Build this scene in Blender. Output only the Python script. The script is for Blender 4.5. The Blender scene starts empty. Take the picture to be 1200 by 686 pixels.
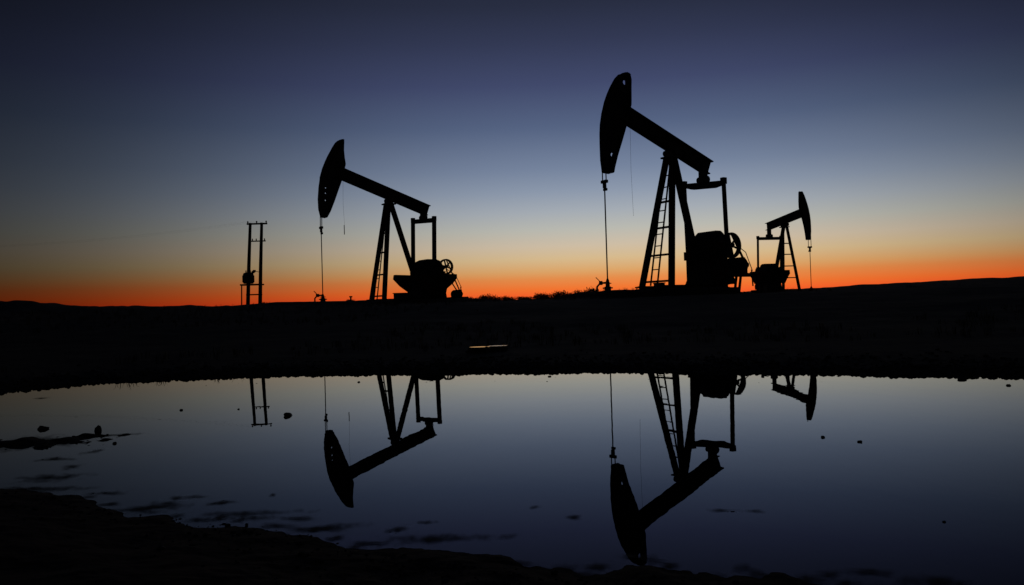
import bpy, bmesh, math, random
import numpy as np
from mathutils import Vector, Matrix
from mathutils.geometry import tessellate_polygon

R = math.radians
sc = bpy.context.scene
col = sc.collection

# ------------------------------------------------------------------ camera
CAM_H, CAM_ROLL, CAM_PITCH = 0.5445, 0.0295, 0.0189
cam_data = bpy.data.cameras.new('camera')
cam_data.lens = 28.0
cam_data.sensor_width = 36.0
cam_data.clip_start = 0.02
cam_data.clip_end = 12000
cam = bpy.data.objects.new('camera', cam_data)
col.objects.link(cam)
sc.camera = cam
fw = Vector((0, math.cos(CAM_PITCH), math.sin(CAM_PITCH)))
rt = Vector((1, 0, 0))
up = Vector((0, -math.sin(CAM_PITCH), math.cos(CAM_PITCH)))
rt, up = (rt * math.cos(CAM_ROLL) - up * math.sin(CAM_ROLL),
          up * math.cos(CAM_ROLL) + rt * math.sin(CAM_ROLL))
cam.matrix_world = Matrix(((rt.x, up.x, -fw.x, 0), (rt.y, up.y, -fw.y, 0),
                           (rt.z, up.z, -fw.z, CAM_H), (0, 0, 0, 1)))

# ------------------------------------------------------------------ sky (sun already below the horizon)
SUN_AZ = R(11)                       # clockwise from +Y, where the afterglow is strongest
world = bpy.data.worlds.new('World')
sc.world = world
world.use_nodes = True
nt = world.node_tree
nt.nodes.clear()
N = nt.nodes.new
L = nt.links.new


def mth(op, a, b=None, clamp=False):
    n = N('ShaderNodeMath')
    n.operation = op
    n.use_clamp = clamp
    for i, v in enumerate((a, b)):
        if v is None:
            continue
        if isinstance(v, (int, float)):
            n.inputs[i].default_value = v
        else:
            L(v, n.inputs[i])
    return n.outputs[0]


def srgb(r, g, b):
    return tuple((c / 255 / 12.92 if c / 255 <= .04045 else ((c / 255 + .055) / 1.055) ** 2.4) for c in (r, g, b)) + (1,)


tc = N('ShaderNodeTexCoord')
sep = N('ShaderNodeSeparateXYZ')
L(tc.outputs['Generated'], sep.inputs[0])
X, Y, Z = sep.outputs
elev = mth('MULTIPLY', mth('ARCSINE', Z), 180 / math.pi)
azim = mth('MULTIPLY', mth('ARCTAN2', X, Y), 180 / math.pi)
centre = mth('SUBTRACT', math.degrees(SUN_AZ), mth('MULTIPLY', mth('MINIMUM', elev, 25.0), .35))
away = mth('ABSOLUTE', mth('SUBTRACT', azim, centre))
glow = mth('EXPONENT', mth('MULTIPLY', mth('POWER', mth('DIVIDE', away, mth('SUBTRACT', 29.2, mth('MULTIPLY', mth('MINIMUM', elev, 25.0), .16))), 2.6), -1.0))
SKY = [(-2.0, (222, 70, 34)), (0.4, (234, 80, 36)), (0.8, (239, 96, 41)), (1.26, (235, 115, 48)), (2.0, (222, 138, 74)), (2.5, (214, 160, 101)),
       (3.4, (208, 180, 137)), (4.32, (199, 183, 160)), (5.5, (179, 179, 171)), (6.75, (159, 166, 174)), (8.2, (135, 147, 166)),
       (9.76, (113, 127, 152)), (12.7, (81, 95, 125)), (15.6, (61, 69, 102)), (18.4, (47, 53, 79)), (20.9, (36, 41, 60)),
       (27, (25, 29, 45)), (45, (17, 20, 33)), (90, (11, 14, 25))]
E0, E1 = -2.0, 90.0
# the ramp runs over a compressed elevation so that the low stops get room
tnorm = mth('POWER', mth('DIVIDE', mth('SUBTRACT', mth('MAXIMUM', elev, E0), E0), E1 - E0), .5, True)
ramp = N('ShaderNodeValToRGB')
ramp.color_ramp.interpolation = 'LINEAR'
els = ramp.color_ramp.elements
for i, (e, c) in enumerate(SKY):
    p = ((e - E0) / (E1 - E0)) ** .5
    el = els[i] if i < 2 else els.new(p)
    el.position = p
    el.color = srgb(*c)
L(tnorm, ramp.inputs[0])
# floor of the azimuth falloff: the glow narrows towards the horizon
flo = N('ShaderNodeMapRange')
L(elev, flo.inputs[0])
for i, v in zip((1, 2, 3, 4), (0, 70, .022, .36)):
    flo.inputs[i].default_value = v
flo = flo.outputs[0]
fac = mth('ADD', flo, mth('MULTIPLY', glow, mth('SUBTRACT', 1.07, flo)))
mul = N('ShaderNodeMix')
mul.data_type = 'RGBA'
mul.blend_type = 'MULTIPLY'
mul.inputs[0].default_value = 1
L(ramp.outputs[0], mul.inputs[6])
comb = N('ShaderNodeCombineXYZ')
for i in range(3):
    L(fac, comb.inputs[i])
L(comb.outputs[0], mul.inputs[7])
# the lowest band reddens away from the afterglow's centre
low = N('ShaderNodeMapRange')
L(elev, low.inputs[0])
for i, v in zip((1, 2, 3, 4), (0, 3.2, 1, 0)):
    low.inputs[i].default_value = v
red = N('ShaderNodeMix')
red.data_type = 'RGBA'
red.blend_type = 'MULTIPLY'
L(mth('MULTIPLY', low.outputs[0], mth('SUBTRACT', 1.0, glow)), red.inputs[0])
L(mul.outputs[2], red.inputs[6])
red.inputs[7].default_value = (1.7, .8, .75, 1)
bg1 = N('ShaderNodeBackground')
L(red.outputs[2], bg1.inputs[0])
bg1.inputs[1].default_value = 1.0
sky = N('ShaderNodeTexSky')
sky.sky_type = 'NISHITA'
sky.sun_disc = False
sky.sun_elevation = R(-4)
sky.sun_rotation = SUN_AZ
sky.dust_density = 3
bg2 = N('ShaderNodeBackground')
L(sky.outputs[0], bg2.inputs[0])
bg2.inputs[1].default_value = 0.05
add = N('ShaderNodeAddShader')
L(bg1.outputs[0], add.inputs[0])
L(bg2.outputs[0], add.inputs[1])
out = N('ShaderNodeOutputWorld')
L(add.outputs[0], out.inputs[0])

sc.view_settings.view_transform = 'Standard'
sc.view_settings.look = 'None'
sc.view_settings.exposure = 0
sc.view_settings.gamma = 1
sc.view_settings.use_curve_mapping = False


# ------------------------------------------------------------------ materials
def material(name, c1, c2, scale=6.0, rough=.7, spec=.3, bump=.0, bscale=30, metal=0, detail=6):
    m = bpy.data.materials.new(name)
    m.use_nodes = True
    t = m.node_tree
    b = t.nodes['Principled BSDF']
    co = t.nodes.new('ShaderNodeTexCoord')
    no = t.nodes.new('ShaderNodeTexNoise')
    no.inputs['Scale'].default_value = scale
    no.inputs['Detail'].default_value = detail
    rp = t.nodes.new('ShaderNodeValToRGB')
    rp.color_ramp.elements[0].position = .35
    rp.color_ramp.elements[1].position = .68
    rp.color_ramp.elements[0].color = (*c1, 1)
    rp.color_ramp.elements[1].color = (*c2, 1)
    t.links.new(co.outputs['Object'], no.inputs['Vector'])
    t.links.new(no.outputs[0], rp.inputs[0])
    t.links.new(rp.outputs[0], b.inputs['Base Color'])
    b.inputs['Roughness'].default_value = rough
    b.inputs['Specular IOR Level'].default_value = spec
    b.inputs['Metallic'].default_value = metal
    if bump:
        n2 = t.nodes.new('ShaderNodeTexNoise')
        n2.inputs['Scale'].default_value = bscale
        n2.inputs['Detail'].default_value = 8
        bp = t.nodes.new('ShaderNodeBump')
        bp.inputs['Strength'].default_value = bump
        bp.inputs['Distance'].default_value = .03
        t.links.new(co.outputs['Object'], n2.inputs['Vector'])
        t.links.new(n2.outputs[0], bp.inputs['Height'])
        t.links.new(bp.outputs[0], b.inputs['Normal'])
    return m


M = {
    'mud': material('mud', (.028, .021, .015), (.055, .042, .03), 1.3, .95, .08, .8, 9),
    'stone': material('stone', (.05, .043, .036), (.1, .09, .078), 30, .85, .15, .6, 60),
    'paint': material('weathered_paint', (.03, .032, .036), (.055, .05, .046), 2.2, .75, .2, .1, 20),
    'rust': material('rusty_steel', (.035, .022, .016), (.07, .045, .03), 5, .85, .15, .2, 40),
    'steel': material('dark_steel', (.04, .04, .042), (.07, .07, .07), 8, .6, .3),
    'cable': material('greased_cable', (.015, .015, .015), (.03, .028, .025), 30, .7, .2),
    'concrete': material('stained_concrete', (.09, .085, .08), (.16, .15, .14), 3, .95, .1, .3, 25),
    'wood': material('creosoted_wood', (.02, .015, .011), (.045, .033, .024), 6, .9, .1, .3, 50),
    'leaf': material('dry_shrub', (.02, .026, .012), (.05, .05, .025), 4, .9, .05),
    'straw': material('dry_grass', (.05, .042, .02), (.09, .075, .04), 4, .95, .05),
    'ceramic': material('insulator_ceramic', (.08, .05, .035), (.11, .07, .05), 9, .4, .4),
}


def water_material(name, rip):
    m = bpy.data.materials.new(name)
    m.use_nodes = True
    t = m.node_tree
    b = t.nodes['Principled BSDF']
    b.inputs['Base Color'].default_value = (.006, .0055, .005, 1)
    b.inputs['Roughness'].default_value = .0
    b.inputs['IOR'].default_value = 1.29
    b.inputs['Specular IOR Level'].default_value = .5
    co = t.nodes.new('ShaderNodeTexCoord')
    mp = t.nodes.new('ShaderNodeMapping')
    mp.inputs['Scale'].default_value = (1.0, .55, 1)
    no = t.nodes.new('ShaderNodeTexNoise')
    no.inputs['Scale'].default_value = 4.5
    no.inputs['Detail'].default_value = 3
    bp = t.nodes.new('ShaderNodeBump')
    bp.inputs['Strength'].default_value = rip
    bp.inputs['Distance'].default_value = .004
    t.links.new(co.outputs['Object'], mp.inputs[0])
    t.links.new(mp.outputs[0], no.inputs['Vector'])
    t.links.new(no.outputs[0], bp.inputs['Height'])
    t.links.new(bp.outputs[0], b.inputs['Normal'])
    return m


M['water'] = water_material('pond_water', .05)
M['puddle'] = water_material('puddle_water', .9)
M['puddle'].node_tree.nodes['Principled BSDF'].inputs['Roughness'].default_value = .16


def scum_material():
    m = bpy.data.materials.new('pond_scum')
    m.use_nodes = True
    t = m.node_tree
    b = t.nodes['Principled BSDF']
    b.inputs['Base Color'].default_value = (.022, .019, .013, 1)
    b.inputs['Roughness'].default_value = .8
    b.inputs['Specular IOR Level'].default_value = .1
    at = t.nodes.new('ShaderNodeAttribute')
    at.attribute_name = 'cover'
    co = t.nodes.new('ShaderNodeTexCoord')
    no = t.nodes.new('ShaderNodeTexNoise')
    no.inputs['Scale'].default_value = 22
    no.inputs['Detail'].default_value = 7
    no.inputs['Roughness'].default_value = .65
    t.links.new(co.outputs['Object'], no.inputs['Vector'])
    ad = t.nodes.new('ShaderNodeMath')
    ad.operation = 'ADD'
    t.links.new(at.outputs['Fac'], ad.inputs[0])
    t.links.new(no.outputs[0], ad.inputs[1])
    mr = t.nodes.new('ShaderNodeMapRange')
    for i, v in zip((1, 2, 3, 4), (.86, 1.25, 0, .85)):
        mr.inputs[i].default_value = v
    t.links.new(ad.outputs[0], mr.inputs[0])
    t.links.new(mr.outputs[0], b.inputs['Alpha'])
    return m


M['scum'] = scum_material()


# ------------------------------------------------------------------ mesh helpers
class MB:
    def __init__(self):
        self.v, self.f = [], []

    def poly(self, verts, faces):
        o = len(self.v)
        self.v += [tuple(p) for p in verts]
        self.f += [tuple(i + o for i in q) for q in faces]
        return self

    def box(self, c, s, rot=None):
        x, y, z = (k / 2 for k in s)
        p = [Vector(q) for q in ((-x, -y, -z), (x, -y, -z), (x, y, -z), (-x, y, -z), (-x, -y, z), (x, -y, z), (x, y, z), (-x, y, z))]
        if rot:
            p = [rot @ q for q in p]
        c = Vector(c)
        return self.poly([q + c for q in p], [(0, 3, 2, 1), (4, 5, 6, 7), (0, 1, 5, 4), (1, 2, 6, 5), (2, 3, 7, 6), (3, 0, 4, 7)])

    def bar(self, a, b, w, d=None, side=(0, 1, 0)):
        """rectangular bar from a to b; w along side, d across"""
        a, b = Vector(a), Vector(b)
        d = d or w
        t = (b - a).normalized()
        s = Vector(side)
        s = (s - t * s.dot(t)).normalized()
        n = t.cross(s)
        p = []
        for q in (a, b):
            for i, j in ((-1, -1), (1, -1), (1, 1), (-1, 1)):
                p.append(q + s * (i * w / 2) + n * (j * d / 2))
        return self.poly(p, [(0, 3, 2, 1), (4, 5, 6, 7), (0, 1, 5, 4), (1, 2, 6, 5), (2, 3, 7, 6), (3, 0, 4, 7)])

    def ibeam(self, a, b, w, d, tf, tw, side=(0, 1, 0)):
        a, b = Vector(a), Vector(b)
        t = (b - a).normalized()
        s = Vector(side)
        s = (s - t * s.dot(t)).normalized()
        n = t.cross(s)
        prof = [(-w, -d), (w, -d), (w, -d + 2 * tf), (tw, -d + 2 * tf), (tw, d - 2 * tf), (w, d - 2 * tf), (w, d), (-w, d),
                (-w, d - 2 * tf), (-tw, d - 2 * tf), (-tw, -d + 2 * tf), (-w, -d + 2 * tf)]
        k = len(prof)
        p = [q + s * (i / 2) + n * (j / 2) for q in (a, b) for i, j in prof]
        return self.poly(p, [(i, (i + 1) % k, k + (i + 1) % k, k + i) for i in range(k)] + [tuple(range(k))[::-1], tuple(range(k, 2 * k))])

    def tube(self, pts, r, n=8, cap=True):
        pts = [Vector(p) for p in pts]
        rs = r if isinstance(r, (list, tuple)) else [r] * len(pts)
        vs, fs = [], []
        ref = None
        for i, p in enumerate(pts):
            t = (pts[min(i + 1, len(pts) - 1)] - pts[max(i - 1, 0)]).normalized()
            if ref is None:
                ref = Vector((1, 0, 0)) if abs(t.x) < .8 else Vector((0, 1, 0))
            s = (ref - t * ref.dot(t)).normalized()
            ref = s
            b = t.cross(s)
            for k in range(n):
                a = 2 * math.pi * k / n
                vs.append(p + (s * math.cos(a) + b * math.sin(a)) * rs[i])
        for i in range(len(pts) - 1):
            for k in range(n):
                fs.append((i * n + k, i * n + (k + 1) % n, (i + 1) * n + (k + 1) % n, (i + 1) * n + k))
        if cap:
            fs.append(tuple(range(n))[::-1])
            fs.append(tuple(range(len(vs) - n, len(vs))))
        return self.poly(vs, fs)

    def cyl(self, a, b, r, n=16):
        return self.tube([a, b], r, n)

    def extrude_xz(self, outline, y0, y1):
        k = len(outline)
        p = [(x, y0, z) for x, z in outline] + [(x, y1, z) for x, z in outline]
        return self.poly(p, [(i, (i + 1) % k, k + (i + 1) % k, k + i) for i in range(k)] + [tuple(range(k))[::-1], tuple(range(k, 2 * k))])

    def plate_xz(self, outline, holes, y0, y1):
        loops = [outline] + holes
        flat = [p for l in loops for p in l]
        tri = tessellate_polygon([[Vector((x, z, 0)) for x, z in l] for l in loops])
        k = len(flat)
        p = [(x, y0, z) for x, z in flat] + [(x, y1, z) for x, z in flat]
        fs = [tuple(t) for t in tri] + [tuple(i + k for i in t[::-1]) for t in tri]
        o = 0
        for l in loops:
            n = len(l)
            fs += [(o + i, o + (i + 1) % n, k + o + (i + 1) % n, k + o + i) for i in range(n)]
            o += n
        return self.poly(p, fs)

    def ring_xz(self, c, r0, r1, w, n=28):
        vs, fs = [], []
        for k in range(n):
            a = 2 * math.pi * k / n
            for rr, yy in ((r0, -w / 2), (r1, -w / 2), (r1, w / 2), (r0, w / 2)):
                vs.append((c[0] + rr * math.cos(a), c[1] + yy, c[2] + rr * math.sin(a)))
        for k in range(n):
            k2 = (k + 1) % n
            for j in range(4):
                fs.append((4 * k + j, 4 * k + (j + 1) % 4, 4 * k2 + (j + 1) % 4, 4 * k2 + j))
        return self.poly(vs, fs)

    def build(self, name, mat, parent=None, bevel=0, smooth=False):
        me = bpy.data.meshes.new(name)
        me.from_pydata(self.v, [], self.f)
        bm = bmesh.new()
        bm.from_mesh(me)
        bmesh.ops.recalc_face_normals(bm, faces=bm.faces)
        bm.to_mesh(me)
        bm.free()
        me.materials.append(mat)
        o = bpy.data.objects.new(name, me)
        col.objects.link(o)
        if parent:
            o.parent = parent
        if bevel:
            md = o.modifiers.new('bevel', 'BEVEL')
            md.width = bevel
            md.segments = 2
            md.limit_method = 'ANGLE'
        if smooth:
            for p in me.polygons:
                p.use_smooth = True
        return o


def tag(o, label=None, cat=None, group=None, kind=None):
    for k, v in (('label', label), ('category', cat), ('group', group), ('kind', kind)):
        if v:
            o[k] = v
    return o


def empty(name, loc, rz=0, s=1):
    o = bpy.data.objects.new(name, None)
    col.objects.link(o)
    o.location = loc
    o.rotation_euler = (0, 0, rz)
    o.scale = (s, s, s)
    o.empty_display_size = .2
    return o


# ------------------------------------------------------------------ terrain
rng = np.random.default_rng(7)
LAT = rng.random((256, 256))


def vnoise(x, y):
    xi, yi = np.floor(x).astype(int), np.floor(y).astype(int)
    fx, fy = x - xi, y - yi
    fx, fy = fx * fx * (3 - 2 * fx), fy * fy * (3 - 2 * fy)
    a, b = LAT[xi % 256, yi % 256], LAT[(xi + 1) % 256, yi % 256]
    c, d = LAT[xi % 256, (yi + 1) % 256], LAT[(xi + 1) % 256, (yi + 1) % 256]
    return (a * (1 - fx) + b * fx) * (1 - fy) + (c * (1 - fx) + d * fx) * fy - .5


def fbm(x, y, sc_, oct_=4):
    t = np.zeros_like(x)
    a = 1.
    for i in range(oct_):
        t += a * vnoise(x / sc_ + 17.3 * i, y / sc_ + 9.1 * i)
        sc_ /= 2.03
        a *= .5
    return t


def sstep(a, b, x):
    t = np.clip((x - a) / (b - a), 0, 1)
    return t * t * (3 - 2 * t)


# pond outline in compass angle (degrees from +Y) and radius (m) round the photographer's spot
FAR = np.array([(-75, 4.2), (-60, 6.2), (-45, 7.2), (-32.8, 7.42), (-30.6, 7.57), (-28.3, 7.75), (-23.3, 7.69), (-18, 7.48), (-12.2, 7.24), (-6.3, 7.02),
                (0, 6.8), (8, 6.48), (14.8, 6.29), (20.1, 6.19), (25.6, 6.09), (28.9, 6.08), (32.5, 6.1), (42, 6.0), (55, 5.2), (70, 3.4)])
NEAR = np.array([(-75, 4.2), (-60, 3.6), (-45, 3.3), (-32.9, 3.09), (-28.4, 2.76), (-26, 2.51), (-20.9, 2.29), (-16.5, 2.15), (-12.2, 1.93), (-8.9, 1.81),
                 (-5.6, 1.71), (.6, 1.64), (6.7, 1.62), (16, 1.62), (25, 1.66), (32, 1.70), (45, 1.9), (60, 2.5), (70, 3.4)])
# mud bars just breaking the surface: x, y, half width, half depth
MUD = [(-2.06, 3.60, .15, .12), (-2.22, 3.58, .12, .13), (-2.42, 3.62, .15, .13), (-1.96, 3.74, .09, .04)]
# loose clods lying in shallow water near the photographer: x, y, half width, half depth, count
CLODS = [(-1.66, 2.98, .03, .05, 8), (-1.82, 3.15, .09, .05, 12), (-.87, 2.33, .05, .03, 8), (-1.28, 2.51, .06, .025, 8), (-.31, 1.99, .04, .025, 6), (.57, 2.08, .05, .018, 9),
         (-2.0, 3.5, .25, .12, 26), (-1.85, 3.72, .2, .05, 10), (.3, 5.95, 1.2, .25, 46), (-2.2, 6.4, .9, .25, 24), (2.2, 5.3, .7, .2, 30), (-.18, 8.48, .08, .03, 16)]
# patches of scum and drifted silt lying on the water: x, y, half width, half depth
SCUM = [(-.87, 2.33, .06, .05), (-.97, 2.42, .05, .04), (-1.28, 2.51, .08, .045), (-1.03, 2.41, .035, .04), (-.74, 2.41, .02, .035), (.14, 2.06, .035, .028), (.05, 2.18, .03, .02), (-.31, 1.99, .05, .035),
        (-.24, 2.05, .03, .03), (.53, 2.085, .05, .022), (.61, 2.065, .04, .02), (-1.62, 2.78, .2, .09), (-1.04, 2.31, .16, .08), (-.49, 2.02, .14, .06), (-.75, 2.2, .16, .06), (-1.82, 3.15, .10, .07),
        (-1.66, 2.98, .05, .08), (-2.15, 3.58, .36, .24), (-1.75, 3.3, .06, .06), (-1.86, 3.76, .13, .06), (-.2, 1.9, .2, .06), (-3.36, 5.66, .07, .09), (-1.55, 2.6, .25, .06)]
PUDS = [(-.36, 8.52, .075, .06, .135), (-.17, 8.62, .07, .05, .137)]     # two small puddles on the bank: x, y, half sizes, level


def height(x, y):
    az = np.degrees(np.arctan2(x, y))
    r = np.hypot(x, y)
    rf = np.interp(az, FAR[:, 0], FAR[:, 1])
    rn = np.interp(az, NEAR[:, 0], NEAR[:, 1])
    rag = fbm(x, y, .9, 5) * .22 + fbm(x + 40, y, .16, 3) * .07
    so = r - rf + rag * 1.1                   # distance beyond the far shore
    si = rn - r + rag * .8 + fbm(x + 9, y * .7, .11, 4) * .10                   # distance inside the near shore
    inside = np.minimum(-so, -si)
    outside_az = (az < -74) | (az > 69)
    inside = np.where(outside_az, -1.0, inside)
    # bed of the pond
    bed = -.10 * sstep(0, .9, inside)
    # far bank climbing to the plain the units stand on
    s = np.maximum(so, 0)
    zb = .05 * (1 - np.exp(-s / .35)) + .06 * (1 - np.exp(-s / 2.5)) + .72 * sstep(1.5, 25, s) + .0078 * np.clip(r - 33, 0, 380)
    zb += .010 * fbm(x, y, .5, 4) * sstep(.05, 1, s) + .06 * fbm(x, y, 3.1, 5) * sstep(.5, 5, s) + .10 * fbm(x, y, 11, 4) * sstep(8, 25, s)
    zb += .35 * fbm(x, y, 60, 4) * sstep(60, 130, r)
    zn = .035 * (1 - np.exp(-np.maximum(si, 0) / .25)) + .05 * sstep(.1, 1.2, si) + .02 * fbm(x, y, .22, 5) * sstep(0, .25, si)
    nearland = (si > 0) & (~outside_az)
    back = r < 8
    zo = np.where(nearland, zn, zb)
    # beside and behind the pond
    side = .06 + .02 * fbm(x, y, .6, 4) + .30 * sstep(3, 14, r) + .0078 * np.clip(r - 33, 0, 380) + .06 * fbm(x, y, 4, 4) * sstep(3, 9, r)
    wt = sstep(58, 74, np.abs(az))
    zo = np.where(nearland, zn * (1 - wt) + wt * np.maximum(side, zn), zo * (1 - wt) + wt * side)
    z = np.where(inside > 0, bed, zo)
    # mud bars
    for mx, my, a, b in MUD:
        nz = fbm(x + 5, y * .5, .09, 5)
        d = ((x - mx) / a) ** 2 + ((y - my) / b) ** 2
        m = np.exp(-d * .8)
        z = np.maximum(z, np.where(inside > -.3, (m - .50) * .022 + .026 * nz * (m > .06) - .02 * (m <= .06), z))
    # well pads and low rises
    def pad(cx, cy, ang, hl, hw, top, soft):
        c_, s_ = math.cos(ang), math.sin(ang)
        u = np.abs((x - cx) * c_ + (y - cy) * s_) - hl
        v = np.abs(-(x - cx) * s_ + (y - cy) * c_) - hw
        d = np.maximum(u, v)
        w = 1 - sstep(0, soft, d)
        return w * (top + .03 * fbm(x, y, 1.4, 4) - z)
    z = z + pad(5.66, 32.66, 3.69, 2.55, 1.5, 1.09, 1.1)
    z = z + pad(-8.0, 41.6, 3.724, 4.6, 2.2, 1.12, 3.0)
    z = z + pad(22.6, 63.0, -1.416, 4.4, 2.4, 1.12, 4.0)
    z = z + pad(-16.3, 50, 0, 1.5, 1.5, 1.10, 4.0)
    # rising ground to the right
    z = z + 1.5 * np.exp(-(((x - 120) / 62) ** 2 + ((y - 150) / 55) ** 2)) * 1.0
    z = z + .55 * np.exp(-(((x - 63) / 20) ** 2 + ((y - 118) / 25) ** 2))
    # far hills at the left
    z = z + 13.5 * np.exp(-(((x + 400) / 130) ** 2 + ((y - 500) / 110) ** 2)) * (1 + .25 * fbm(x, y, 50, 4))
    z = z + 1.5 * np.exp(-(((x + 301) / 9) ** 2 + ((y - 495) / 40) ** 2))
    z = z + 2.0 * np.exp(-(((x + 205) / 60) ** 2 + ((y - 500) / 90) ** 2))
    z = z + sstep(70, 140, r) * (.40 * fbm(x, y, 6, 3) + .3 * fbm(x, y, 19, 3)) + sstep(300, 420, r) * 2.6 * fbm(x, y, 30, 4)
    # puddle hollow on the bank
    for px, py, pa, pb, pz in PUDS:
        d = np.sqrt(((x - px) / pa) ** 2 + ((y - py) / pb) ** 2) + .9 * fbm(x, y, .11, 3)
        w = 1 - sstep(.9, 1.9, d)
        z = z * (1 - w) + w * (pz + .06 * (np.clip(d, 0, 2) - 1.0))
    # slow undulation of the plain further out
    return z


def build_ground():
    rr = [0.05]
    while rr[-1] < 6000:
        q = rr[-1]
        rr.append(q * (1.06 if q < .9 else 1.0052 if q < 5 else 1.007 if q < 10 else 1.013 if q < 110 else 1.04))
    rr = np.array(rr)
    aa = np.radians(np.concatenate([np.arange(-180, -42, 2.5), np.arange(-42, 42, .13), np.arange(42, 180, 2.5)]))
    A, RR = np.meshgrid(aa, rr, indexing='ij')
    x, y = (RR * np.sin(A)).ravel(), (RR * np.cos(A)).ravel()
    z = height(x, y)
    na, nr = len(aa), len(rr)
    i, j = np.meshgrid(np.arange(na), np.arange(nr - 1), indexing='ij')
    i2 = (i + 1) % na
    q = np.stack([i * nr + j, i * nr + j + 1, i2 * nr + j + 1, i2 * nr + j], -1).reshape(-1, 4)[:, ::-1]
    me = bpy.data.meshes.new('ground')
    me.vertices.add(len(x))
    me.vertices.foreach_set('co', np.stack([x, y, z], -1).ravel())
    me.loops.add(q.size)
    me.loops.foreach_set('vertex_index', q.ravel().astype(np.int32))
    me.polygons.add(len(q))
    me.polygons.foreach_set('loop_start', np.arange(0, q.size, 4, dtype=np.int32))
    me.polygons.foreach_set('use_smooth', np.ones(len(q), dtype=bool))
    me.update(calc_edges=True)
    me.validate()
    me.materials.append(M['mud'])
    o = bpy.data.objects.new('ground', me)
    col.objects.link(o)
    return tag(o, kind='structure')


def gz(x, y):
    return float(height(np.array([float(x)]), np.array([float(y)]))[0])


build_ground()
# water sheets: cut off under the banks
pts = []
for a in np.linspace(-73, 68, 90):
    rf = np.interp(a, FAR[:, 0], FAR[:, 1]) + .5
    pts.append((rf * math.sin(R(a)), rf * math.cos(R(a)), 0))
for a in np.linspace(68, -73, 90):
    rn = max(np.interp(a, NEAR[:, 0], NEAR[:, 1]) - .35, .4)
    pts.append((rn * math.sin(R(a)), rn * math.cos(R(a)), 0))
n = 90
mb = MB().poly(pts, [(i, i + 1, 2 * n - 2 - i, 2 * n - 1 - i) for i in range(n - 1)])
tag(mb.build('pond_water', M['water']), kind='structure')
for k, (px, py, pa, pb, pz) in enumerate(PUDS):
    pts = [(px + pa * 1.5 * math.cos(a), py + pb * 1.5 * math.sin(a), pz) for a in np.linspace(0, 2 * math.pi, 33)[:-1]]
    tag(MB().poly(pts, [tuple(range(32))]).build('puddle', M['puddle'] if k else M['water']), kind='structure')


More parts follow.
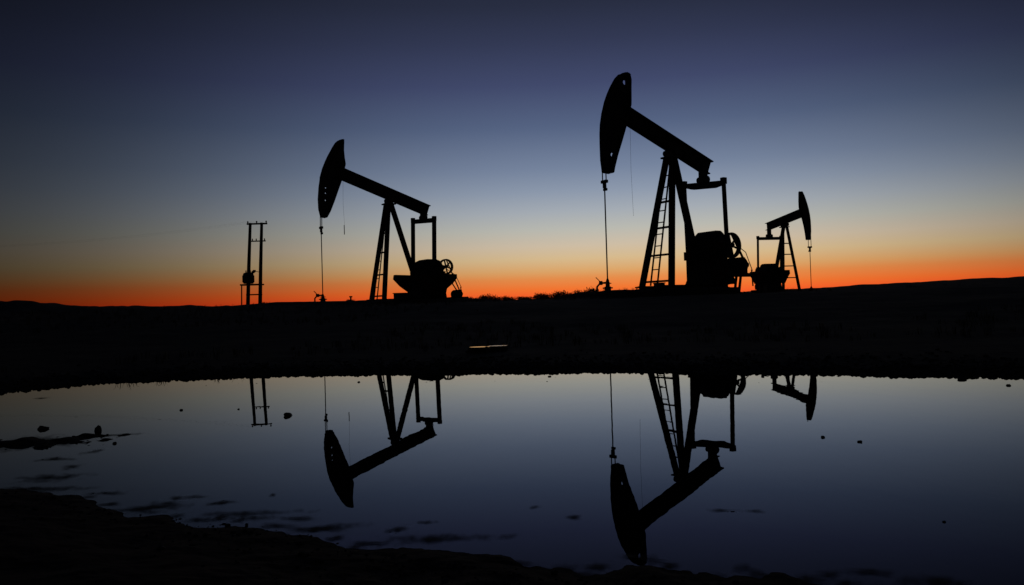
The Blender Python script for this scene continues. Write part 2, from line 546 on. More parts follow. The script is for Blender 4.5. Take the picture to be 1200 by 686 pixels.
# ------------------------------------------------------------------ pumpjacks
def pumpjack(loc, yaw, s, label, d):
    root = tag(empty('pumpjack', loc, yaw, s), label, 'pumpjack', 'pumpjacks standing beyond the pond')
    H = 6.0
    t = d['tilt']
    ct, st = math.cos(t), math.sin(t)
    hb = d.get('beam', .30)                                   # half depth of the beam
    P = lambda u, w, y=0: (u * ct - w * st, y, H + u * st + w * ct)     # along / across the beam
    paint, rust, steel = M['paint'], M['rust'], M['steel']
    gl = d.get('gl', .05)                                     # ground in local height
    a, b, c = d['a'], d['b'], d['c']
    xg = -d['Lt'] * ct - .05                                  # gearbox centre
    # skid and footing
    m = MB()
    x0, x1 = xg - d.get('skid_back', 1.1), a + .35
    m.box(((x0 + x1) / 2, 0, gl - .14), (x1 - x0 + .3, 2.3, .36))
    m.build('footing', M['concrete'], root, .03)
    m = MB()
    for yy in (-.62, .62):
        m.ibeam((x0, yy, gl + .11), (x1, yy, gl + .11), .20, .14, .025, .03)
    for k in range(6):
        xx = x0 + .1 + (x1 - x0 - .2) * k / 5
        m.box((xx, 0, gl + .10), (.16, 1.2, .11))
    m.build('base_skid', rust, root)
    zb = gl + .18
    # samson post: two front legs and one rear leg
    top = H - hb - .30
    fl = {}
    for sg in (-1, 1):
        p0, p1 = Vector((a, sg * b, zb - .1)), Vector((.10, sg * .17, top))
        fl[sg] = (p0, p1)
        lt = d.get('leg', .19)
        m = MB().ibeam(p0, p1, lt, lt, .04, .07)
        m.box((p0.x, p0.y, zb - .04), (.42, .36, .05))
        m.build('leg', paint, root)
    m = MB().ibeam((xg + .75, 0, 1.15), (-.14, 0, top), .22, .22, .05, .08)
    m.build('leg', paint, root)
    for k, q in enumerate(d['braces']):
        pa, pb = (fl[-1][0].lerp(fl[-1][1], q), fl[1][0].lerp(fl[1][1], q))
        MB().bar(pa, pb, .08, .08, (0, 0, 1)).build('brace', paint, root)
    # ladder up the front face
    if d.get('ladder', True):
        q0, q1 = (fl[-1][0] + fl[1][0]) / 2 + Vector((.12, 0, 0)), (fl[-1][1] + fl[1][1]) / 2 + Vector((.12, 0, 0))
        lw = .20
        ladder = empty('ladder', (0, 0, 0))
        ladder.parent = root
        for sg in (-1, 1):
            MB().bar(q0 + Vector((0, sg * lw, .1)), q1 + Vector((0, sg * lw * .9, -.2)), .05, .05).build('rail', rust, ladder)
        for k in range(11):
            q = .05 + .9 * k / 10
            c_ = q0.lerp(q1, q)
            MB().cyl(c_ - Vector((0, lw, 0)), c_ + Vector((0, lw, 0)), .024, 6).build('rung', rust, ladder)
    # saddle
    m = MB().box((0, 0, top + .03), (.62, .60, .07))
    m.box((0, 0, top + .16), (.34, .46, .20))
    m.cyl((0, -.36, H - hb - .06), (0, .36, H - hb - .06), .13, 14)
    m.build('saddle_bearing', steel, root, .01)
    # walking beam
    m = MB().ibeam(P(-d['Lt'] - .18, 0), P(d['Lh'] + .25, 0), .36, 2 * hb, .04, .05)
    for k in range(5):
        u = -d['Lt'] + .3 + (d['Lt'] + d['Lh'] - .5) * k / 4
        for sg in (-1, 1):
            m.bar(P(u, -hb + .04, sg * .1), P(u, hb - .04, sg * .1), .15, .02, (0, 1, 0))
    m.build('walking_beam', paint, root)
    # horsehead: two side plates, curved face and web
    th = d.get('head_half', .19)
    fr = d['head_front']                 # (u, w) down the curved face
    bk = d['head_back']
    hd = empty('horsehead', (0, 0, 0))
    hd.parent = root
    ol = [(P(u, w)[0], P(u, w)[2]) for u, w in fr + bk]
    holes = []
    for hu, hw, hr in d.get('head_holes', ()):
        holes.append([(P(hu + hr * math.cos(q * math.pi / 5), hw + hr * math.sin(q * math.pi / 5))[0],
                       P(hu + hr * math.cos(q * math.pi / 5), hw + hr * math.sin(q * math.pi / 5))[2]) for q in range(10)])
    MB().plate_xz(ol, holes, -.03, .03).build('web', paint, hd)
    n_ = len(fr)
    vs, fs = [], []
    for u, w in fr:
        x, _, z = P(u, w)
        xi, _, zi = P(u - .05, w)
        xo, _, zo = P(u + .02, w)
        vs += [(xi, -th - .02, zi), (xo, -th - .02, zo), (xo, th + .02, zo), (xi, th + .02, zi)]
    for i in range(n_ - 1):
        for j in range(4):
            fs.append((4 * i + j, 4 * i + (j + 1) % 4, 4 * i + 4 + (j + 1) % 4, 4 * i + 4 + j))
    fs += [(0, 1, 2, 3), tuple(range(4 * n_ - 4, 4 * n_))[::-1]]
    MB().poly(vs, fs).build('face_plate', paint, hd)
    for sg in (-1, 1):
        m = MB()
        for k in range(len(fr + bk)):
            q0_, q1_ = (fr + bk)[k], (fr + bk)[(k + 1) % len(fr + bk)]
            m.bar(P(*q0_, sg * (th + .033) / 2), P(*q1_, sg * (th + .033) / 2), th - .033, .06)
        m.build('side_flange', paint, hd)
    MB().cyl(P(*d['head_pin'], -th - .08), P(*d['head_pin'], th + .08), .07, 12).build('hinge_pin', steel, hd)
    # bridle cables, carrier bar, polished rod
    xr, ztop = d['Rw'], d['ctop']
    tip = max(range(n_), key=lambda i: P(*fr[i])[2])
    for sg in (-1, 1):
        pth = [P(u + .04, w, sg * .11) for u, w in fr[:d['wrap']]] + [(xr, sg * .11, ztop)]
        MB().tube(pth, .022, 6).build('bridle_cable', M['cable'], root)
    m = MB().box((xr, 0, ztop - .03), (.13, .32, .12)).box((xr, 0, ztop - .18), (.10, .13, .20)).box((xr - .03, 0, ztop - .33), (.08, .20, .10))
    m.build('carrier_bar', steel, root, .015)
    MB().cyl((xr, 0, ztop - .1), (xr, 0, gl + .3), .026, 8).build('polished_rod', steel, root)
    # tail bearing, equalizer bar, pitman arms
    eu = -d['Lt'] + d.get('equ', .15)
    ex, ez = P(eu, 0)[0], P(eu, 0)[2] - d['eqd']
    et = d.get('eqt', 0)
    m = MB().box((ex, 0, (P(eu, -hb)[2] + ez) / 2 + .06), (.28, .26, P(eu, -hb)[2] - ez + .05))
    m.cyl((ex, -.26, ez + .17), (ex, .26, ez + .17), .15, 14)
    m.build('tail_bearing', steel, root, .01)
    E = d['E']
    m = MB()
    if d.get('bow'):
        ol = [(-E, .07), (-E, -.09), (-E * .55, -.20), (E * .55, -.20), (E, -.09), (E, .07)]
        k = len(ol)
        p = [(ex - .11, y, ez + z - et * y) for y, z in ol] + [(ex + .11, y, ez + z - et * y) for y, z in ol]
        m.poly(p, [(i, (i + 1) % k, k + (i + 1) % k, k + i) for i in range(k)] + [tuple(range(k))[::-1], tuple(range(k, 2 * k))])
    else:
        m.bar((ex, -E, ez - .03 + et * E), (ex, E, ez - .03 - et * E), .24, .24, (1, 0, 0))
    m.build('equalizer_bar', paint, root, .015)
    pz = d['pin_z']
    for sg in (-1, 1):
        m = MB().bar((ex, sg * E, ez + .10 - et * sg * E), (xg + d['pin_x'], sg * E, pz), d.get('pit', .14), d.get('pit', .14) * 1.1)
        m.box((ex, sg * E, ez + .06 - et * sg * E), (.2, .18, .26))
        m.box((xg + d['pin_x'], sg * E, pz), (.3, .2, .36))
        m.build('pitman_arm', paint, root)
    # gear reducer
    gzt = d['gear_top']
    m = MB()
    gw, gx = .52, d.get('gear_half', .85)
    ol = [(xg - gx, gzt - 1.3), (xg - gx, gzt - .45), (xg - gx * .8, gzt - .12), (xg - gx * .4, gzt), (xg + gx * .35, gzt), (xg + gx * .8, gzt - .15), (xg + gx, gzt - .5), (xg + gx, gzt - 1.3)]
    m.extrude_xz(ol, -gw, gw)
    m.box((xg, 0, gzt - .72), (2 * gx + .16, 2 * gw + .18, .08))
    m.build('gearbox', paint, root, .03)
    m = MB()
    m.poly([(xg - .8, -.72, zb), (xg + .8, -.72, zb), (xg + .8, .72, zb), (xg - .8, .72, zb),
            (xg - gx, -gw - .05, gzt - 1.3), (xg + gx, -gw - .05, gzt - 1.3), (xg + gx, gw + .05, gzt - 1.3), (xg - gx, gw + .05, gzt - 1.3)],
           [(0, 3, 2, 1), (4, 5, 6, 7), (0, 1, 5, 4), (1, 2, 6, 5), (2, 3, 7, 6), (3, 0, 4, 7)])
    m.build('gearbox_pedestal', paint, root, .02)
    cz = gzt - .72
    yc = d.get('yc', E - .24)
    MB().cyl((xg, -yc - .1, cz), (xg, yc + .1, cz), .16, 16).build('crank_shaft', steel, root)
    # cranks with counterweights
    for sg in (-1, 1):
        o = MB().bar((xg, sg * yc, cz + .25), (xg + d['pin_x'], sg * yc, min(pz, cz) - .25), .16, .42)
        o = o.cyl((xg + d['pin_x'], sg * yc, pz), (xg + d['pin_x'], sg * (E + .08), pz), .08, 10).build('crank', steel, root, .02)
        MB().extrude_xz([(xg + u, w) for u, w in d['weight']], sg * (yc - .13), sg * (yc + d.get('wt_out', .17))).build('counterweight', rust, o, .03)
    # sheave with spokes
    sr, sx, sy, sz = d['sheave']
    sh = empty('sheave', (xg + sx, sy, sz))
    sh.parent = root
    MB().ring_xz((0, 0, 0), sr * .82, sr, .17, 36).build('rim', steel, sh)
    MB().cyl((0, -.12, 0), (0, .12, 0), sr * .2, 14).build('hub', steel, sh)
    for k in range(6):
        a_ = math.pi * k / 3 + .3
        MB().bar((sr * .15 * math.cos(a_), 0, sr * .15 * math.sin(a_)), (sr * .86 * math.cos(a_), 0, sr * .86 * math.sin(a_)), .06, .07).build('spoke', steel, sh)
    MB().cyl((xg - .5, sy * .3, sz), (xg + sx, sy, sz), .07, 10).build('input_shaft', steel, root)
    # motor, its stand and the belts
    mx, my, mz, ms = d['motor']
    mo = MB().cyl((xg + mx, my - ms * .65, mz), (xg + mx, my + ms * .5, mz), ms * .5, 20)
    mo.box((xg + mx, my - .05, mz - ms * .3), (ms * .9, ms * 1.1, ms * .42))
    mo.box((xg + mx - ms * .3, my, mz + ms * .3), (ms * .45, ms * .5, ms * .42))
    mo = mo.build('motor', paint, root, .02)
    MB().cyl((xg + mx, my + ms * .5, mz), (xg + mx, my + ms * .5 + .25, mz), .11, 14).build('pulley', steel, mo)
    m = MB()
    for sg in (-1, 1):
        p0 = Vector((xg + sx, sy + .03, sz + sg * sr * .98))
        p1 = Vector((xg + mx, my + ms * .5 + .12, mz + sg * .11))
        m.bar(p0, p1, .12, .02)
    m.build('drive_belt', M['cable'], root)
    pl0, pl1, plz = d['stand']
    m = MB().box((xg + (pl0 + pl1) / 2, my, plz), (abs(pl1 - pl0), 1.1, .12))
    if d['stand_legs']:
        for u, lean in d['stand_legs']:
            for sg in (-1, 1):
                m.bar((xg + u, my + sg * d.get('stand_w', .4), plz), (xg + u + lean, my + sg * d.get('stand_w', .4), gl - .45), .08)
    else:
        m.box((xg + (pl0 + pl1) / 2, my, (plz + gl) / 2), (abs(pl1 - pl0) * .9, .95, abs(plz - gl)))
    m.build('motor_stand', rust, root)
    # brake lever and cable
    if d.get('brake'):
        m = MB().tube([(xg - .85, .62, gzt - .55), (xg - 1.4, .68, gzt - .9), (xg - 1.75, .7, zb + .55)], .018, 6)
        m.cyl((xg - 1.75, .7, zb - .1), (xg - 1.70, .7, zb + .6), .03, 8)
        m.build('brake_lever', steel, root)
    # loose line hanging below the beam
    if d.get('rope'):
        u, w, l, fat = d['rope']
        x, y, z = P(u, w)
        m = MB().tube([(x, .12, z), (x + .03, .12, z - l * .5), (x - .02, .12, z - l)], d.get('rope_r', .0045), 5)
        if fat:
            m.cyl((x, .12, z - l - fat), (x, .12, z - l), .022, 6)
        m.build('hanging_line', M['cable'], root)
    return root


fr = [(2.97, 1.52), (3.10, 1.50), (3.25, 1.37), (3.36, 1.13), (3.44, .74), (3.48, .39), (3.49, .06), (3.45, -.42), (3.37, -.86), (3.26, -1.21), (3.13, -1.55), (2.99, -1.89), (2.88, -2.15), (2.65, -2.56)]
bk = [(2.37, -2.47), (2.40, -2.26), (2.43, -1.76), (2.43, -1.1), (2.44, -.39), (2.51, .42), (2.57, .59), (2.76, 1.10), (2.84, 1.34)]
pumpjack((6.854, 33.386, 1.039), 3.69, 1.033,
         'large pumpjack facing left, nearest of the three, with ladder and tall head', dict(
             Lh=2.50, Lt=2.10, tilt=.39, a=1.02, b=.88, c=2.11, E=1.13, eqd=.83, equ=.2, eqt=.08, bow=True, head_front=fr, head_back=bk, head_half=.17, head_holes=((2.99, 1.17, .10), (2.56, -1.80, .09)), head_pin=(3.05, .7), wrap=9,
             Rw=3.47, ctop=4.28, pin_x=.15, pin_z=1.5, gear_top=2.46, gear_half=.42, pit=.12, braces=(.05, .25, .46, .66), yc=.68, leg=.19,
             weight=[(-.10, 1.95), (.46, 1.95), (.56, 1.65), (.56, .2), (.4, .1), (-.1, .1), (-.16, .3), (-.16, 1.7)], skid_back=.35,
             sheave=(.54, -.78, .45, 1.86), motor=(-1.25, .3, 1.02, .68), stand=(-.5, -2.7, .62), stand_legs=((-1.35, .2), (-2.62, .0)), stand_w=.12,
             rope=(2.25, -.32, 3.6, 0), brake=True))
fr = [(3.33, 1.74), (3.49, 1.61), (3.58, 1.45), (3.65, 1.18), (3.69, .95), (3.75, .63), (3.79, .31), (3.82, -.14), (3.80, -.63), (3.72, -1.11), (3.57, -1.73), (3.38, -2.23), (3.16, -2.58)]
bk = [(2.94, -2.53), (2.87, -2.16), (2.83, -1.56), (2.81, -.88), (2.79, -.44), (2.85, .52), (3.01, .83), (3.17, 1.2), (3.29, 1.63)]
pumpjack((-6.45, 42.522, .973), 3.724, .975,
         'left pumpjack facing left with bowl-shaped counterweights beside its gearbox', dict(
             Lh=2.85, Lt=2.36, tilt=.333, a=.81, b=.86, c=2.39, E=1.30, eqd=.67, eqt=.07, head_front=fr, head_back=bk, head_half=.17, head_holes=((3.43, -1.06, .036), (3.35, -1.33, .034), (3.24, -1.69, .036)), head_pin=(3.4, .7), wrap=9,
             Rw=3.88, ctop=4.05, pin_x=.27, pin_z=1.6, gear_top=2.40, gear_half=.75, pit=.17, braces=(.05, .27, .50, .70), leg=.20,
             weight=[(-1.20, 1.52), (1.55, 1.60), (1.60, 1.35), (1.2, .95), (.72, .62), (.5, .35), (-.45, .35), (-.55, .72), (-.95, 1.02), (-1.2, 1.30)],
             sheave=(.44, -.92, .45, 1.98), motor=(-1.68, .3, .42, .50), stand=(-1.3, -2.1, .20), stand_legs=(),
             rope=(2.7, -.32, 2.4, .5), brake=True))
fr = [(2.90, 1.63), (3.10, 1.34), (3.29, .93), (3.45, .53), (3.58, .14), (3.68, -.31), (3.72, -.75), (3.71, -1.17), (3.67, -1.6), (3.58, -1.94), (3.49, -2.21)]
bk = [(3.30, -2.18), (3.25, -1.67), (3.14, -1.07), (2.93, -.37), (2.65, .42), (2.68, .92), (2.80, 1.62)]
pumpjack((22.363, 64.881, .927), -1.416, 1.017,
         'small far pumpjack facing right behind the largest one', dict(
             Lh=2.7, Lt=2.74, tilt=.085, a=.81, b=.70, c=2.3, E=1.02, eqd=1.0, head_front=fr, head_back=bk, head_half=.13, head_pin=(3.2, .6), wrap=7, gl=.12,
             Rw=3.78, ctop=3.55, pin_x=.05, pin_z=2.2, gear_top=2.65, gear_half=.75, pit=.13, braces=(.04, .22, .40, .58, .75), ladder=False, leg=.17, wt_out=.36,
             weight=[(-1.3, 2.05), (1.3, 2.05), (1.35, 1.75), (.9, 1.4), (.5, 1.0), (-.5, 1.0), (-.9, 1.4), (-1.35, 1.75)],
             sheave=(.4, -1.15, -.45, 2.0), motor=(-1.9, 0, .8, .5), stand=(-1.4, -2.4, .45), stand_legs=()))


# ------------------------------------------------------------------ wellheads under the polished rods
def wellhead(x, y, rz, label, h=.55, side=True):
    z = gz(x, y)
    r = tag(empty('wellhead', (x, y, z - .03), rz), label, 'wellhead', 'wellheads under the pumpjack rods')
    m = MB().cyl((0, 0, 0), (0, 0, .2), .13, 14).cyl((0, 0, .12), (0, 0, .17), .20, 14)
    m.build('casing_head', M['rust'], r)
    m = MB().cyl((0, 0, .2), (0, 0, h * .72), .085, 12).cyl((0, 0, h * .6), (0, 0, h * .66), .15, 12)
    m.build('pumping_tee', M['rust'], r)
    MB().tube([(0, 0, h * .72), (0, 0, h * .85), (0, 0, h)], [.075, .06, .035], 12).build('stuffing_box', M['steel'], r)
    if side:
        MB().tube([(0, 0, .36), (.30, 0, .34), (.42, 0, .2), (.42, 0, -.1)], .04, 8).build('flow_line', M['rust'], r)
        v = MB().box((.27, 0, .35), (.14, .14, .16)).build('valve', M['steel'], r)
        MB().bar((.27, 0, .38), (.46, 0, .58), .04, .03).build('lever', M['steel'], v)
    return r


def local(loc, yaw, s, x, y=0):
    return loc[0] + s * (x * math.cos(yaw) - y * math.sin(yaw)), loc[1] + s * (x * math.sin(yaw) + y * math.cos(yaw))


x, y = local((6.854, 33.386), 3.69, 1.033, 3.47)
wellhead(x, y, R(172), 'small wellhead with side valve under the rod of the largest pumpjack', .52)
x, y = local((-6.45, 42.522), 3.724, .975, 3.88)
wellhead(x, y, R(175), 'small wellhead under the rod of the left pumpjack', .42)
x, y = local((22.363, 64.881), -1.416, 1.017, 3.78)
wellhead(x, y, R(20), 'tiny wellhead under the rod of the far right pumpjack', .40, False)


# ------------------------------------------------------------------ twin utility poles with transformer
def utility():
    x0, y0 = -16.3, 50.0
    z0 = gz(x0, y0) - .1
    r = tag(empty('utility_poles', (x0, y0, z0)), 'twin wooden utility poles with crossarms and a drum transformer', 'utility pole')
    zt = 6.35 - z0
    xl0, xl1, xr0, xr1 = -.33, -.03, .44, .69
    for a, b in ((xl0, xl1), (xr0, xr1)):
        MB().tube([(a, 0, -.6), ((a + b) / 2, 0, zt / 2), (b, 0, zt)], [.125, .11, .09], 12).build('pole', M['wood'], r, 0, True)
    ca = MB().bar((xl1 - .26, .14, zt - .05), (xr1 + .30, .14, zt - .05), .09, .10).build('crossarm', M['wood'], r)
    for xx in (xl1 - .20, .33, xr1 + .24):
        MB().tube([(xx, .14, zt), (xx, .14, zt + .05), (xx, .14, zt + .09), (xx, .14, zt + .13)], [.02, .05, .05, .03], 10).build('insulator', M['ceramic'], ca)
    c2 = MB().bar((.05, -.12, 5.18 - z0), (.95, -.12, 5.18 - z0), .07, .07).build('crossarm', M['wood'], r)
    for xx in (.12, .36, .88):
        MB().cyl((xx, -.12, 5.18 - z0), (xx, -.12, 5.34 - z0), .035, 8).build('fuse_cutout', M['ceramic'], c2)
    MB().bar((-.34, -.14, 1.83 - z0), (.66, -.14, 1.83 - z0), .08, .08).build('crossarm', M['wood'], r)
    MB().bar((xl0 - .35, -.22, 2.46 - z0), (xr1 - .02, -.22, 2.46 - z0), .10, .09).build('platform_beam', M['wood'], r)
    MB().bar((xl0 - .35, .22, 2.46 - z0), (xr1 - .02, .22, 2.46 - z0), .10, .09).build('platform_beam', M['wood'], r)
    MB().cyl((-.70, 0, -.4), (-.66, 0, 2.5 - z0), .04, 8).build('stay_post', M['rust'], r)
    tz = 2.52 - z0
    tr = MB().tube([(-.13, -.3, tz), (-.13, -.3, tz + .03), (-.13, -.3, tz + .58), (-.13, -.3, tz + .66), (-.13, -.3, tz + .70)], [.26, .32, .32, .28, .16], 20)
    for k in range(10):
        a = 2 * math.pi * k / 10
        tr.box((-.13 + .34 * math.cos(a), -.3 + .34 * math.sin(a), tz + .30), (.07, .03, .42), Matrix.Rotation(a, 3, 'Z'))
    tr = tr.build('transformer', M['steel'], r)
    for xx in (-.27, -.13, .01):
        MB().tube([(xx, -.3, tz + .66), (xx, -.3, tz + .84)], [.045, .025], 8).build('bushing', M['ceramic'], tr)
    m = MB().tube([(.48, -.05, 3.24 - z0), (.25, -.2, 3.30 - z0)], .02, 6)
    m.tube([(.31, -.2, 3.33 - z0), (.22, -.2, 3.30 - z0), (.08, -.2, 3.20 - z0)], [.04, .10, .08], 10)
    m.build('lamp_arm', M['steel'], r)
    return z0 + zt


zt = utility()
for k, (xx, dy) in enumerate(((-16.53, .0), (-15.97, .0), (-15.37, .0))):
    m = MB()
    p0, p1 = Vector((xx, 50.14, zt + .13)), Vector((xx - 42, 58 + k * .8, zt + .9))
    pts = []
    for i in range(25):
        q = i / 24
        p = p0.lerp(p1, q)
        p.z -= 1.1 * 4 * q * (1 - q)
        pts.append(p)
    m.tube(pts, .0013, 5)
    tag(m.build('power_line', M['cable']),
        'thin overhead power line leaving the ' + ('left', 'middle', 'right')[k] + ' insulator of the twin pole crossarm', 'power line', 'power lines from the twin poles')


# ------------------------------------------------------------------ small boxes on the pads
def cabinet(x, y, rz, s, label, sink=.03):
    z = gz(x, y) - sink
    r = tag(empty('control_box', (x, y, z), rz), label, 'control box')
    MB().box((0, 0, s[2] * .5 + .06), s).build('housing', M['steel'], r, .015)
    MB().box((0, 0, s[2] + .08), (s[0] * 1.1, s[1] * 1.15, .035)).build('lid', M['steel'], r)
    dr = MB().box((0, -s[1] / 2 - .008, s[2] * .5 + .06), (s[0] * .86, .014, s[2] * .86)).build('door', M['rust'], r)
    MB().box((s[0] * .33, -s[1] / 2 - .03, s[2] * .5 + .06), (.03, .04, .1)).build('handle', M['steel'], dr)
    for sg in (-1, 1):
        MB().box((sg * s[0] * .38, 0, .0), (.07, s[1] * .9, .14)).build('foot', M['rust'], r)
    return r


cabinet(-5.55, 40.6, .2, (.95, .45, .26), 'low flat box on the ground left of the left pumpjack gearbox')
cabinet(5.72, 30.9, .3, (.34, .3, .2), 'small box at the feet of the largest pumpjack ladder')


def stub_post(x, y, h, label):
    r = tag(empty('marker_post', (x, y, gz(x, y) - .15)), label, 'post')
    MB().cyl((0, 0, 0), (.02, 0, h), .04, 8).build('shaft', M['rust'], r)
    MB().box((.02, 0, h), (.14, .1, .07)).build('cap', M['rust'], r)


stub_post(-8.12, 40.0, .36, 'short stub post between the left wellhead and the left pumpjack ladder')

# ------------------------------------------------------------------ shrubs along the skyline
random.seed(4)


def shrub_meshes(seed):
    rnd = random.Random(seed)
    m = MB()
    lobes = [(rnd.uniform(-.7, .7), rnd.uniform(-.3, .3), rnd.uniform(.08, .5), rnd.uniform(.25, .40)) for _ in range(9)]
    for k in range(2200):
        lx, ly, lz, lr = rnd.choice(lobes)
        v = Vector((rnd.gauss(0, 1), rnd.gauss(0, 1), rnd.gauss(0, .8))).normalized() * lr * rnd.uniform(.35, 1.05)
        c = Vector((lx, ly, lz)) + v
        if rnd.random() < .55:
            c.z *= rnd.random()
        if c.z < .0:
            continue
        s = rnd.uniform(.03, .07)
        a = Vector((rnd.gauss(0, 1), rnd.gauss(0, 1), rnd.gauss(0, 1))).normalized()
        b = a.cross(Vector((rnd.gauss(0, 1), rnd.gauss(0, 1), rnd.gauss(0, 1)))).normalized()
        m.poly([c - a * s, c + b * s * .5, c + a * s, c - b * s * .5], [(0, 1, 2, 3)])
    st = MB()
    for k in range(9):
        lx, ly, lz, lr = lobes[k % 7]
        st.tube([(lx * .15, ly * .15, -.08), (lx * .6, ly * .6, lz * .5), (lx, ly, lz + lr * .5)], [.03, .02, .008], 5)
    return m, st


protos = []
for k in range(4):
    a, b = shrub_meshes(k)
    protos.append((a, b))
cache = {}


def shrub(x, y, w, h, rz, label, group, k):
    r = tag(empty('shrub', (x, y, gz(x, y) - .03), rz), label, 'shrub', group)
    r.scale = (w / 2, w / 2, h / .85)
    if k not in cache:
        cache[k] = (protos[k][0].build('crown', M['leaf'], r), protos[k][1].build('stem', M['wood'], r))
    else:
        for src in cache[k]:
            o = src.copy()
            col.objects.link(o)
            o.parent = r


GA = 'shrubs between the left and largest pumpjacks'
ORD = ('first', 'second', 'third', 'fourth', 'fifth', 'sixth', 'seventh', 'eighth', 'ninth')
for i, (tx, dist, w, h) in enumerate([(-.052, 76, 2.4, .62), (-.032, 78, 3.4, .85), (-.010, 80, 3.0, .66), (.016, 80, 2.8, .50), (.038, 76, 2.8, .78),
                                       (.055, 74, 3.0, .92), (.073, 72, 2.8, .82), (.089, 68, 2.6, .98), (.103, 64, 2.4, 1.05)]):
    shrub(tx * dist, dist, w, h, i * 1.7, ORD[i] + ' low skyline shrub counted rightward from left pumpjack towards largest pumpjack', GA, i % 4)
GB = 'shrubs between the twin poles and left pumpjack'
for i, (tx, dist, w, h) in enumerate([(-.304, 47, 1.2, .32), (-.276, 49, 1.4, .30), (-.254, 48, 1.1, .26), (-.222, 45, 1.0, .2), (-.205, 44, .9, .22)]):
    shrub(tx * dist, dist, w, h, i * 2.1, ORD[i] + ' tiny skyline shrub counted rightward from the twin poles towards left pumpjack', GB, (i + 1) % 4)

# ------------------------------------------------------------------ stones in the pond
ico = bmesh.new()
bmesh.ops.create_icosphere(ico, subdivisions=3, radius=1)
ICO_V = np.array([v.co[:] for v in ico.verts])
ICO_F = [tuple(v.index for v in f.verts) for f in ico.faces]
ico.free()


def stone_mesh(name, seed, sx, sy, sz):
    g = np.random.default_rng(seed)
    v = ICO_V.copy()
    for k in range(7):
        n_ = g.normal(size=3)
        n_ /= np.linalg.norm(n_)
        dd = v @ n_
        lim = g.uniform(.55, .85)
        v -= np.outer(np.maximum(dd - lim, 0) * .85, n_)
    v *= 1 + .09 * np.sin(v[:, [1]] * 5 + seed) + .07 * np.sin(v[:, [0]] * 9 + 2 * seed) + .04 * np.sin(v[:, [2]] * 17 + seed)
    v *= (sx, sy, sz)
    m = MB()
    m.poly(v.tolist(), ICO_F)
    return m


STONES = [(-1.22, 4.29, .034, .022, 'dark stone in the pond just right of the twin poles\' reflection'),
          (-2.05, 3.92, .021, .030, 'upright dark stone in the pond right of the mud bar'),
          (-2.39, 4.04, .034, .018, 'dark stone at the far left, just above the mud bar'),
          (-1.76, 3.50, .010, .010, 'tiny dark stone below the upright stone, right of the mud bar'),
          (-1.96, 4.68, .014, .010, 'tiny stone in open water between the upright stone and the poles\' reflection'),
          (-1.61, 4.64, .010, .007, 'tiny stone left of the twin poles\' reflection'),
          (1.20, 3.13, .010, .008, 'tiny stone below the reflected head of the far pumpjack'),
          (1.29, 3.01, .013, .007, 'small flat stone right of the tiny stone below the far pumpjack reflection'),
          (1.02, 1.92, .007, .004, 'tiny stone alone in the dark water at lower right'),
          (2.90, 4.69, .017, .012, 'small dark stone near the far shore at the right edge'),
          (2.86, 5.10, .042, .016, 'flat dark clod against the far shore at right'),
          (.27, 6.20, .022, .010, 'tiny clod off the far shore between the two big reflections'),
          (-.53, 6.25, .020, .008, 'tiny clod off the far shore right of the left pumpjack reflection'),
          (-1.21, 6.20, .016, .008, 'tiny clod off the far shore left of the left pumpjack reflection')]
for k, (x, y, w, h, lab) in enumerate(STONES):
    o = stone_mesh('stone', k + 31, w * .9, w * .75, h * .75).build('stone', M['stone'], None, 0, False)
    o.location = (x, y, h * .12)
    o.rotation_euler = (.25 * math.sin(k * 2.1), .3 * math.cos(k * 1.7), k * 1.3)
    tag(o, lab, 'stone', 'stones in the pond')

# ------------------------------------------------------------------ clods and gravel along the shores, dry grass on the bank
oct_v = np.array([(1, 0, 0), (0, 1, 0), (-1, 0, 0), (0, -1, 0), (0, 0, 1), (0, 0, -1), (.6, .6, .6), (-.6, .5, .7), (.5, -.7, .5), (-.6, -.6, .6)])
hull = bmesh.new()
for p in oct_v:
    hull.verts.new(p)
bmesh.ops.convex_hull(hull, input=hull.verts)
hull.verts.index_update()
HV = np.array([v.co[:] for v in hull.verts])
HF = [tuple(v.index for v in f.verts) for f in hull.faces]
hull.free()
g = np.random.default_rng(11)
cand = []
az = g.uniform(-40, 40, 9000)
far_r = np.interp(az, FAR[:, 0], FAR[:, 1])
rr = far_r + np.abs(g.normal(0, .55, 9000)) - .18
sel = g.random(9000) < .62
near_r = np.interp(az, NEAR[:, 0], NEAR[:, 1]) - np.abs(g.normal(0, .30, 9000)) - .02
rr = np.where(sel, rr, near_r)
gx, gy = rr * np.sin(np.radians(az)), rr * np.cos(np.radians(az))
zz = height(gx, gy)
m = MB()
for x, y, z, r_, fars in zip(gx, gy, zz, rr, sel):
    if r_ < .9 or z < -.012:
        continue
    s = min(g.lognormal(-4.75 if fars else -5.9, .55), .021 if fars else .008)
    if not fars and g.random() < .6:
        continue
    ro = Matrix.Rotation(g.uniform(0, 6.28), 3, 'Z')
    sx, sy, sz = s * g.uniform(.7, 1.3), s * g.uniform(.7, 1.3), s * g.uniform(.45, .8)
    m.poly([ro @ Vector((p[0] * sx, p[1] * sy, p[2] * sz)) + Vector((x, y, z + sz * .3)) for p in HV], HF)
for cx, cy, ca, cb, cn in CLODS:
    for k in range(cn):
        x, y = cx + g.normal(0, ca * .6), cy + g.normal(0, cb * .6)
        z = max(gz(x, y), -.004)
        s = g.uniform(.003, .008) * (1.6 if cy > 8 else 1)
        ro = Matrix.Rotation(g.uniform(0, 6.28), 3, 'Z')
        sx, sy, sz = s * g.uniform(.8, 2.0), s * g.uniform(.8, 1.6), s * g.uniform(.35, .7)
        m.poly([ro @ Vector((p[0] * sx, p[1] * sy, p[2] * sz)) + Vector((x, y, z + sz * .25)) for p in HV], HF)
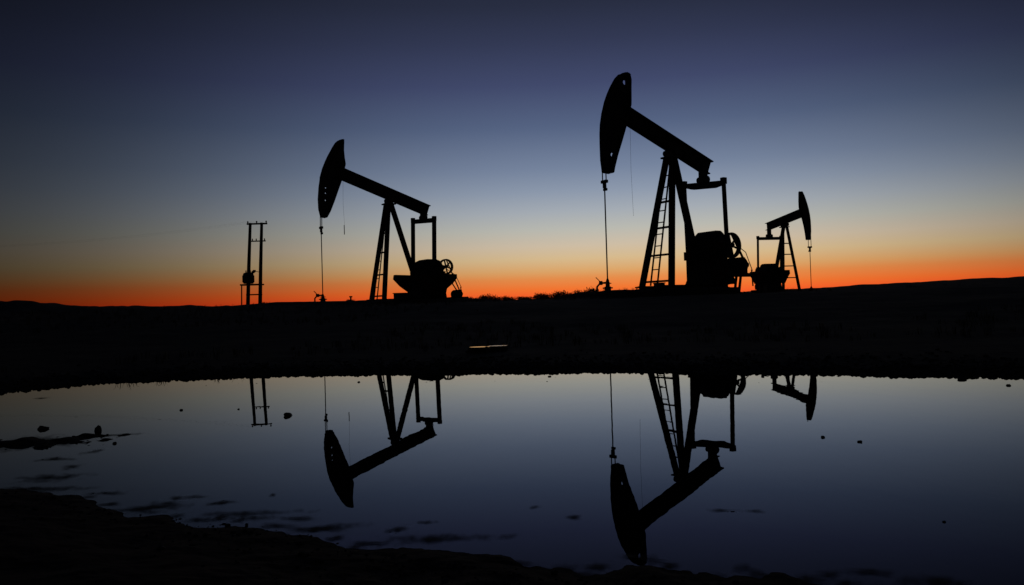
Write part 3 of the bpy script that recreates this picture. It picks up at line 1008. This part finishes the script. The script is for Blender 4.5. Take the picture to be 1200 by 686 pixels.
tag(m.build('shore_gravel', M['stone']), 'small clods and gravel scattered along the pond shores', 'gravel', None, 'stuff')

m = MB()
N_T = 2600
ax = g.uniform(-36, 36, N_T)
rr = g.uniform(9, 34, N_T)
gx, gy = rr * np.sin(np.radians(ax)), rr * np.cos(np.radians(ax))
dens = fbm(gx, gy, 6, 3)
zz = height(gx, gy)
for x, y, z, dn, r_ in zip(gx, gy, zz, dens, rr):
    if dn < .02:
        continue
    hgt = g.uniform(.03, .09) * (1 + r_ / 40)
    for k in range(7):
        a = g.uniform(0, 6.28)
        bx, by = x + g.normal(0, .03), y + g.normal(0, .03)
        lx, ly = math.cos(a) * hgt * .5, math.sin(a) * hgt * .5
        wv = (-math.sin(a) * .004, math.cos(a) * .004)
        m.poly([(bx - wv[0], by - wv[1], z - .01), (bx + wv[0], by + wv[1], z - .01), (bx + lx * .4 + wv[0] * .7, by + ly * .4 + wv[1] * .7, z + hgt * .7),
                (bx + lx * .4 - wv[0] * .7, by + ly * .4 - wv[1] * .7, z + hgt * .7), (bx + lx, by + ly, z + hgt * g.uniform(.9, 1.2))], [(0, 1, 2, 3), (3, 2, 4)])
tag(m.build('dry_grass', M['straw']), 'sparse tufts of dry grass on the dark bank', 'grass', None, 'stuff')

# scum sheets on the water, thinning out towards their rims
vs, fs, cov = [], [], []
for a in np.arange(-31, 31, 1.3):
    q = np.interp(a, NEAR[:, 0], NEAR[:, 1]) + g.normal(.02, .05)
    SCUM.append((q * math.sin(R(a)), q * math.cos(R(a)), g.uniform(.03, .08), g.uniform(.02, .045)))
for k, (cx, cy, ca, cb) in enumerate(SCUM):
    o = len(vs)
    vs.append((cx, cy, .0015 + k * 2e-5))
    cov.append(.72)
    nr, na = 4, 28
    for i in range(1, nr + 1):
        for j in range(na):
            a = 2 * math.pi * j / na
            w = 1 + .22 * math.sin(2 * a + k) + .15 * math.sin(3 * a + 2.3 * k) + .1 * math.sin(5 * a + k)
            q = 1.5 * i / nr
            vs.append((cx + ca * q * w * math.cos(a), cy + cb * q * w * math.sin(a), .0015 + k * 2e-5))
            cov.append(.72 * (1 - i / nr))
    for j in range(na):
        fs.append((o, o + 1 + j, o + 1 + (j + 1) % na))
        for i in range(nr - 1):
            b0, b1 = o + 1 + i * na, o + 1 + (i + 1) * na
            fs.append((b0 + j, b1 + j, b1 + (j + 1) % na, b0 + (j + 1) % na))
me = bpy.data.meshes.new('pond_scum')
me.from_pydata(vs, [], fs)
at = me.attributes.new('cover', 'FLOAT', 'POINT')
at.data.foreach_set('value', cov)
me.materials.append(M['scum'])
o = bpy.data.objects.new('pond_scum', me)
col.objects.link(o)
tag(o, 'thin patches of scum and silt drifting on the near water', 'scum', None, 'stuff')
